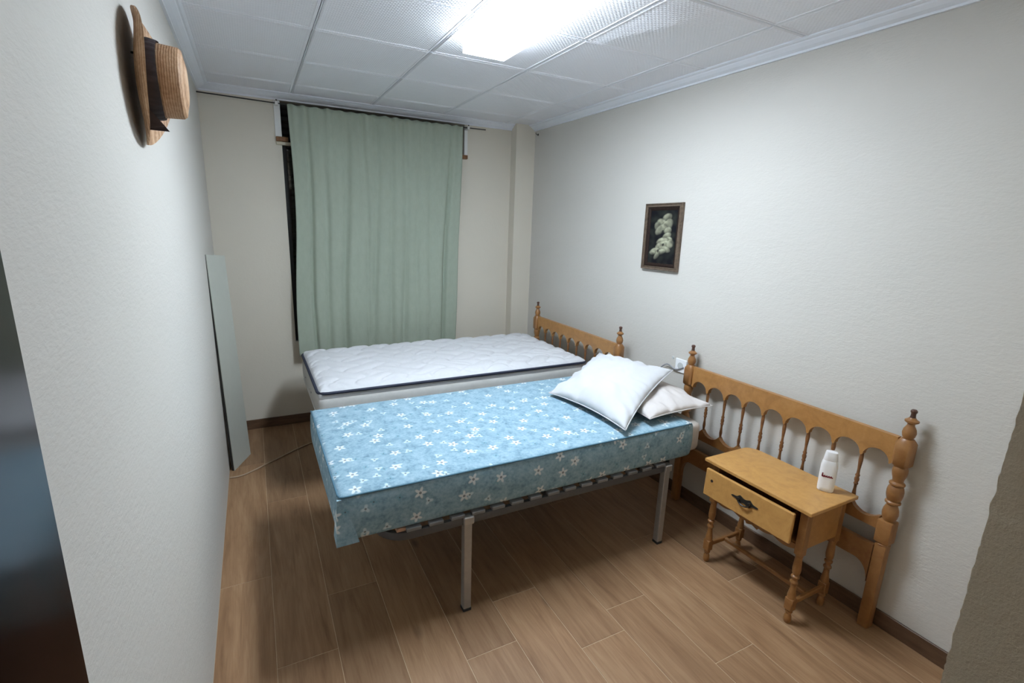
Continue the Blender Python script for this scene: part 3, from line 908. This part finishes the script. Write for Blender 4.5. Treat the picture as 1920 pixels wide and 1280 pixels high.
# wrought handle: winged plate and drop bail
bm = BM()
pl = []
for k in range(48):
    a = 2 * PI * k / 48
    ry = 0.058 * (1 + 0.16 * math.cos(4 * a)) ; rz = 0.015 * (1 + 0.35 * math.cos(6 * a))
    pl.append((ry * math.cos(a), 0.075 + rz * math.sin(a)))
prism(bm, pl, 'x', -0.003, 0.001)
for y in (-0.028, 0.028): lathe(bm, [(0.006, -0.014), (0.007, -0.010), (0.005, -0.002)], (0, y, 0.078), 10, 'x')
tube(bm, [(-0.010, 0.028 * math.cos(PI * k / 12), 0.076 - 0.020 * math.sin(PI * k / 12)) for k in range(13)], 0.0036, 8)
o = obj('handle', bm, M['iron'], dr, smooth=40); o['label'] = 'dark wrought iron bail handle'
bm = BM(); lathe(bm, [(0.007, -0.0012), (0.007, 0.003)], (0, 0.178, 0.085), 14, 'x'); obj('screw_hole', bm, M['knot'], dr)

# bottle on the nightstand
bt = thing('shampoo_bottle', 'white plastic bottle standing on the nightstand top', 'bottle', (2.098, 1.062, 0.556), 0.55)
def sq(bm, rings, n=28, p=3.2):
    prev = None
    for hx_, hy_, z in rings:
        ring = []
        for k in range(n):
            a = 2 * PI * k / n; ca, sa = math.cos(a), math.sin(a)
            r = (abs(ca) ** p + abs(sa) ** p) ** (-1 / p)
            ring.append(bm.verts.new((hx_ * r * ca, hy_ * r * sa, z)))
        if prev:
            for k in range(n): bm.faces.new((prev[k], prev[(k + 1) % n], ring[(k + 1) % n], ring[k]))
        else: bm.faces.new(ring[::-1])
        prev = ring
    bm.faces.new(prev)
bm = BM(); sq(bm, [(0.017, 0.026, 0), (0.020, 0.030, 0.004), (0.0205, 0.031, 0.02), (0.0205, 0.031, 0.115), (0.0195, 0.029, 0.130), (0.0175, 0.0265, 0.139)]); obj('bottle_body', bm, M['plastic'], bt, smooth=40)
bm = BM(); sq(bm, [(0.0165, 0.0255, 0.138), (0.0172, 0.0262, 0.141), (0.0150, 0.0225, 0.172), (0.0140, 0.0210, 0.178)]); obj('cap', bm, M['plastic'], bt, smooth=40)
# red script mark, four looping strokes as printed on the front (illegible in the photo)
bm = BM()
def stroke(pts, w):
    for (a, b) in zip(pts, pts[1:]):
        d = Vector((b[0] - a[0], b[1] - a[1])); nrm = Vector((-d.y, d.x)).normalized() * w
        q = [(a[0] + nrm.x, a[1] + nrm.y), (b[0] + nrm.x, b[1] + nrm.y), (b[0] - nrm.x, b[1] - nrm.y), (a[0] - nrm.x, a[1] - nrm.y)]
        prism(bm, q, 'x', -0.0214, -0.0200)
pts = [(0.021, 0.070), (0.020, 0.086)]
stroke(pts, 0.0022)
pts = [(0.021 - 0.0385 * k / 36, 0.072 + 0.0038 * math.sin(k * PI / 3.6)) for k in range(37)]
stroke(pts, 0.0016)
stroke([(0.021, 0.0690), (-0.018, 0.0690)], 0.0011)
obj('red_lettering', bm, M['red_print'], bt)['label'] = 'dark red script lettering'

# ------------------------------------------------------------------ framed painting
pic = thing('framed_painting', 'small dark framed painting of white magnolia flowers on the wall', 'picture', (XR, 2.331, 1.572))
pic.rotation_euler = (-0.012, 0, 0)
pw, ph = 0.154, 0.202
def frame_ring(name, w0, h0, w1, h1, prof, mat):
    bm = BM(); prev = None
    for t, d in prof:
        a, b = w0 + (w1 - w0) * t, h0 + (h1 - h0) * t
        ring = [bm.verts.new((-d, y, z)) for y, z in ((-a, -b), (a, -b), (a, b), (-a, b))]
        if prev:
            for k in range(4): bm.faces.new((prev[k], prev[(k + 1) % 4], ring[(k + 1) % 4], ring[k]))
        prev = ring
    return obj(name, bm, mat, pic)
frame_ring('outer_frame', pw, ph, pw - 0.021, ph - 0.021, [(0, 0.001), (0, 0.020), (0.12, 0.024), (0.3, 0.024), (0.45, 0.017), (0.7, 0.017), (0.85, 0.021), (1, 0.020), (1, 0.006)], M['frame'])
frame_ring('inner_frame', pw - 0.021, ph - 0.021, pw - 0.042, ph - 0.042, [(0, 0.013), (0.4, 0.015), (1, 0.009), (1, 0.006)], M['frame_in'])
bm = BM()
lay = bm.loops.layers.color.new('paint')
cw, ch = pw - 0.040, ph - 0.040
nx, ny = 52, 74
gv = [[bm.verts.new((-0.007, cw - 2 * cw * i / nx, -ch + 2 * ch * j / ny)) for j in range(ny + 1)] for i in range(nx + 1)]
# flower petals: (u from left, v from bottom, ru, rv, rotation, brightness)
PET = [(0.62, 0.86, 0.17, 0.07, 0.3, .55), (0.45, 0.74, 0.2, 0.09, -0.4, .8), (0.62, 0.70, 0.22, 0.1, 0.5, .95), (0.4, 0.64, 0.2, 0.08, 0.6, .75), (0.72, 0.76, 0.12, 0.09, 1.2, .7),
       (0.30, 0.70, 0.12, 0.09, 1.0, .5), (0.68, 0.62, 0.13, 0.07, 0.2, .8), (0.66, 0.52, 0.16, 0.06, 0.4, .9), (0.75, 0.46, 0.13, 0.05, -0.3, .75),
       (0.52, 0.42, 0.22, 0.07, 0.2, .95), (0.66, 0.36, 0.24, 0.08, 0.0, .95), (0.45, 0.33, 0.2, 0.08, 0.5, .85), (0.80, 0.38, 0.13, 0.08, 0.9, .8), (0.6, 0.28, 0.22, 0.06, -0.2, .8),
       (0.25, 0.24, 0.18, 0.05, 0.3, .9), (0.18, 0.20, 0.12, 0.045, 0.0, .8), (0.48, 0.22, 0.2, 0.05, 0.25, .85), (0.35, 0.15, 0.14, 0.05, 0.8, .6)]
def paint(u, v):
    n = mnoise.noise((u * 5, v * 9, 0)); f = mnoise.noise((u * 9 + v * 4, v * 13, 4))
    c = Vector((0.010, 0.010, 0.012)) + Vector((0.016, 0.018, 0.012)) * max(0, n + 0.3)
    best = 0
    for (pu, pv, ru, rv, a, br) in PET:
        du, dv = (u - pu), (v - pv) * 1.5
        x, y = du * math.cos(a) + dv * math.sin(a), -du * math.sin(a) + dv * math.cos(a)
        d = (x / ru) ** 2 + (y / (rv * 1.5)) ** 2
        if d < 1.25:
            k = br * max(0, min(1, (1.25 - d) * 1.8)) * (0.55 + 0.5 * (y / (rv * 1.5))) * (0.9 + 0.5 * f + 0.5 * n)
            best = max(best * 0.8, k)
    for (eu, ev) in ((0.55, 0.36), (0.38, 0.24), (0.50, 0.60)):
        if (u - eu) ** 2 + (1.4 * (v - ev)) ** 2 < 0.0016: best *= 0.15
    return c + Vector((0.50, 0.49, 0.34)) * best
for i in range(nx):
    for j in range(ny):
        f = bm.faces.new((gv[i][j], gv[i + 1][j], gv[i + 1][j + 1], gv[i][j + 1]))
        for l in f.loops:
            u, v = (cw - l.vert.co.y) / (2 * cw), (l.vert.co.z + ch) / (2 * ch)
            c = paint(u, v)
            # colour layers are stored as sRGB bytes: encode
            e = [max(0, min(1, x)) for x in c]
            l[lay] = tuple((1.055 * x ** (1 / 2.4) - 0.055) if x > 0.0031308 else 12.92 * x for x in e) + (1,)
obj('canvas', bm, M['painting'], pic)
bm = BM(); box(bm, (-0.006, -pw + 0.02, -ph + 0.02), (-0.001, pw - 0.02, ph - 0.02)); obj('backing', bm, M['frame_in'], pic)

# ------------------------------------------------------------------ straw hat on the left wall
hat = thing('straw_hat', 'straw boater hat with dark ribbon hanging on the left wall', 'hat', (XL + 0.022, 1.725, 1.962))
hat.rotation_euler = (0.0, 0.02, 0.0)
RB, RC, HC = 0.165, 0.094, 0.093
def brim_x(r, th):
    k = max(0, (r - RC) / (RB - RC))
    # th = 0 towards +y (far side), pi towards the camera
    near = max(0, -math.cos(th)); far = max(0, math.cos(th))
    return 0.004 + k ** 2 * (0.030 * near ** 1.3 + 0.040 * far ** 1.5) - k * 0.008 * abs(math.sin(th)) ** 3 + 0.004 * k * math.sin(3 * th + 1)
bm = BM(); seg, nr = 72, 10
def brim_layer(dx):
    out = []
    for i in range(nr + 1):
        r = RC * 0.96 + (RB - RC * 0.96) * i / nr
        out.append([bm.verts.new((brim_x(r, 2 * PI * k / seg) + dx, r * math.cos(2 * PI * k / seg), r * math.sin(2 * PI * k / seg))) for k in range(seg)])
    return out
a, b = brim_layer(0.0), brim_layer(-0.005)
for lyr in (a, b):
    for p, q in zip(lyr, lyr[1:]):
        for k in range(seg): bm.faces.new((p[k], p[(k + 1) % seg], q[(k + 1) % seg], q[k]))
for i in (0, nr):
    for k in range(seg): bm.faces.new((a[i][k], a[i][(k + 1) % seg], b[i][(k + 1) % seg], b[i][k]))
obj('brim', bm, M['straw'], hat, smooth=60)
bm = BM(); lathe(bm, [(RC, 0.0), (RC, 0.01), (RC - 0.004, 0.05), (RC - 0.006, HC - 0.008), (RC - 0.011, HC - 0.001), (RC - 0.02, HC), (0.05, HC + 0.006), (0.0, HC + 0.008)], (0, 0, 0), 48, 'x')
obj('crown', bm, M['straw'], hat, smooth=50)
bm = BM(); sg = 96
rings = []
for x, r in ((0.003, RC + 0.003), (0.012, RC + 0.004), (0.024, RC + 0.0045), (0.036, RC + 0.003), (0.043, RC + 0.0005)):
    rings.append([])
    for k in range(sg):
        an = 2 * PI * k / sg
        rr = r + 0.0016 * math.sin(an * 30 + x * 60)
        rings[-1].append(bm.verts.new((x + 0.002 * math.sin(an * 2), rr * math.cos(an), rr * math.sin(an))))
for p, q in zip(rings, rings[1:]):
    for k in range(sg): bm.faces.new((p[k], p[(k + 1) % sg], q[(k + 1) % sg], q[k]))
obj('ribbon_band', bm, M['ribbon'], hat, smooth=60)
for (y0, tilt) in ((-0.055, 0.0), (-0.02, 0.25)):
    bm = BM()
    q = [(0.006, -0.070), (0.006, -0.128), (0.046 + tilt * 0.02, -0.120 - tilt * 0.03), (0.028, -0.098)]
    prism(bm, q, 'y', y0, y0 + 0.0025)
    obj('ribbon_tail', bm, M['ribbon'], hat)
bm = BM(); lathe(bm, [(0.003, -0.020), (0.003, 0.004)], (0, 0, 0.06), 8, 'x'); obj('hanging_nail', bm, M['iron'], hat)

# ------------------------------------------------------------------ curtain and its wire
CX0, CX1, CT, CB = 0.287, 1.585, 2.372, 0.575
cy = YB - 0.062
bm = BM(); nu, nv = 150, 60
FOLDS = [(0.10, 0.016, 0.022), (0.17, 0.026, 0.016), (0.29, 0.030, 0.020), (0.40, 0.022, 0.013), (0.455, 0.03, 0.018), (0.56, 0.025, 0.013), (0.635, 0.03, 0.016), (0.73, 0.02, 0.008), (0.80, 0.03, 0.010), (0.92, 0.020, 0.026)]
grid = []
for j in range(nv + 1):
    w = j / nv           # 0 top .. 1 bottom
    z = CT + (CB - CT) * w
    row = []
    for i in range(nu + 1):
        u = i / nu
        xl = CX0 - 0.024 * w + 0.010 * math.sin(w * 5.5) + 0.012 * math.sin(PI * min(1, w * 1.2)) ** 2
        xr = CX1 - 0.050 * w + 0.004 * math.sin(w * 9)
        x = xl + (xr - xl) * u
        d = 0.0
        for c, sgm, am in FOLDS:
            cc = c + 0.02 * (w - 0.5) * math.sin(c * 20) + 0.012 * math.sin(w * 3 + c * 30)
            d += 1.5 * am * (0.35 + 0.65 * min(1, w * 1.6)) * math.exp(-((u - cc) / (0.62 * sgm)) ** 2)
        d += 0.005 * math.sin(u * 120 + 2 * math.sin(u * 31)) * math.exp(-w * 7)
        d += 0.010 * mnoise.noise((u * 7, w * 2.2, 0.5)) + 0.003 * mnoise.noise((u * 22, w * 6, 2))
        d += -0.012 * math.sin(u * 9 + 1) * w
        y = cy - 0.030 + d
        zz = z + (0.004 * math.sin(u * 100) * max(0, 1 - w * 20) if j == 0 else 0)
        row.append(bm.verts.new((x - 0.93, y - cy, zz - 1.36)))
    grid.append(row)
for j in range(nv):
    for i in range(nu):
        bm.faces.new((grid[j][i], grid[j][i + 1], grid[j + 1][i + 1], grid[j + 1][i]))
cur = obj('curtain', bm, M['curtain'], None, (0.93, cy, 1.36), smooth=180)
sd = cur.modifiers.new('cloth_thickness', 'SOLIDIFY'); sd.thickness = 0.002
tag(cur, 'sage green cotton curtain hanging over the window', 'curtain')
bm = BM(); tube(bm, [(XL, cy, 2.382), (0.4, cy, 2.371), (1.0, cy, 2.368), (1.60, cy, 2.372), (1.80, cy, 2.374)], 0.0042, 8)
rod = obj('curtain_wire', bm, M['wire'], smooth=180)
tag(rod, 'thin dark curtain wire stretched below the ceiling moulding', 'curtain rod')
for x, z in ((0.222, 2.376), (1.645, 2.3725)):
    bm = BM(); box(bm, (x - 0.010, cy - 0.010, z - 0.012), (x + 0.010, YB - 0.006, z + 0.012), 0.003, 1)
    obj('wire_bracket', bm, M['lining'], rod)
    bm = BM(); lathe(bm, [(0.005, 0), (0.006, 0.002), (0.003, 0.008)], (x, cy - 0.005, z + 0.014), 10); obj('screw', bm, M['iron'], rod)

# ------------------------------------------------------------------ leaning board, cables, socket, hook
bd = thing('leaning_board', 'pale narrow board leaning upright in the corner by the left wall', 'board', (-0.236, 3.43, 0))
# bottom edge from A to B on the floor; top edge rests against the left wall
A, B = Vector((-0.216, 3.40, 0)), Vector((-0.124, 3.62, 0))
T0, T1 = Vector((-0.2400, 3.335, 1.392)), Vector((-0.158, 3.545, 1.372))
nrm = (B - A).cross(T0 - A).normalized()
if nrm.y > 0: nrm = -nrm
o_ = Vector(bd.location)
bm = BM()
f = bm.faces.new([bm.verts.new(p - o_) for p in (A, B, T1, T0)])
r = bmesh.ops.extrude_face_region(bm, geom=[f])
bmesh.ops.translate(bm, verts=[g_ for g_ in r['geom'] if isinstance(g_, bmesh.types.BMVert)], vec=-nrm * 0.004)
obj('board_face', bm, M['board'], bd)
bm = BM()
sh = (B - A).normalized() * 0.001
f = bm.faces.new([bm.verts.new(p - o_ - nrm * 0.004 - s) for p, s in ((A, sh), (B, -sh * 0), (T1, sh * 0), (T0, sh))])
r = bmesh.ops.extrude_face_region(bm, geom=[f])
bmesh.ops.translate(bm, verts=[g_ for g_ in r['geom'] if isinstance(g_, bmesh.types.BMVert)], vec=-nrm * 0.012)
obj('board_backing', bm, M['gap_shade'], bd)['label'] = 'back with the shade of the wall gap painted dark'

def cable(name, label, pts, r, mat):
    # Catmull-Rom through the points
    P = [Vector(p) for p in pts]; out = []
    for i in range(len(P) - 1):
        p0, p1, p2, p3 = P[max(i - 1, 0)], P[i], P[i + 1], P[min(i + 2, len(P) - 1)]
        for k in range(8):
            t = k / 8
            out.append(0.5 * ((2 * p1) + (p2 - p0) * t + (2 * p0 - 5 * p1 + 4 * p2 - p3) * t * t + (3 * p1 - p0 - 3 * p2 + p3) * t ** 3))
    out.append(P[-1])
    bm = BM(); tube(bm, out, r, 8)
    o = obj(name, bm, mat, smooth=180)
    return tag(o, label, 'cable')
cable('floor_cable', 'thin beige cable crossing the floor from the left wall under the beds',
      [(XL + 0.004, 3.30, 0.005), (-0.185, 3.300, 0.005), (-0.12, 3.335, 0.005), (0.0, 3.43, 0.005), (0.24, 3.615, 0.005), (0.6, 3.80, 0.005)], 0.005, M['cable'])
sk = thing('wall_socket', 'white wall socket beside the front headboard post', 'socket', (XR, 2.068, 0.818))
bm = BM(); box(bm, (-0.009, -0.042, -0.042), (0, 0.042, 0.042), 0.004, 2); obj('socket_plate', bm, M['plastic'], sk)
bm = BM(); lathe(bm, [(0.021, -0.0115), (0.021, -0.008)], (0, 0, 0), 20, 'x'); obj('socket_insert', bm, M['plug_hole'], sk)
cable('socket_cable', 'short grey cable hanging from the wall socket behind the pillows',
      [(XR - 0.012, 2.04, 0.815), (XR - 0.016, 2.10, 0.79), (XR - 0.016, 2.18, 0.80), (XR - 0.02, 2.26, 0.70), (XR - 0.02, 2.30, 0.5), (XR - 0.02, 2.32, 0.10)], 0.004, M['cable_grey'])
hk = thing('wall_hook', 'tiny dark metal hook high in the far right corner', 'hook', (XR, 3.93, 2.372))
bm = BM(); lathe(bm, [(0.009, -0.004), (0.009, 0)], (0, 0, 0), 12, 'x'); obj('hook_plate', bm, M['iron'], hk)
bm = BM(); tube(bm, [(-0.002, 0, 0), (-0.018, 0, 0.0), (-0.024, 0, 0.006), (-0.024, 0, 0.014)], 0.003, 8); obj('hook_arm', bm, M['iron'], hk)
bm = BM(); lathe(bm, [(0.008, -0.005), (0.010, 0)], (XR, 2.14, 0.852), 12, 'x')
tag(obj('wall_plug', bm, M['plug_hole']), 'small grey wall plug on the right wall beside the socket', 'wall plug')
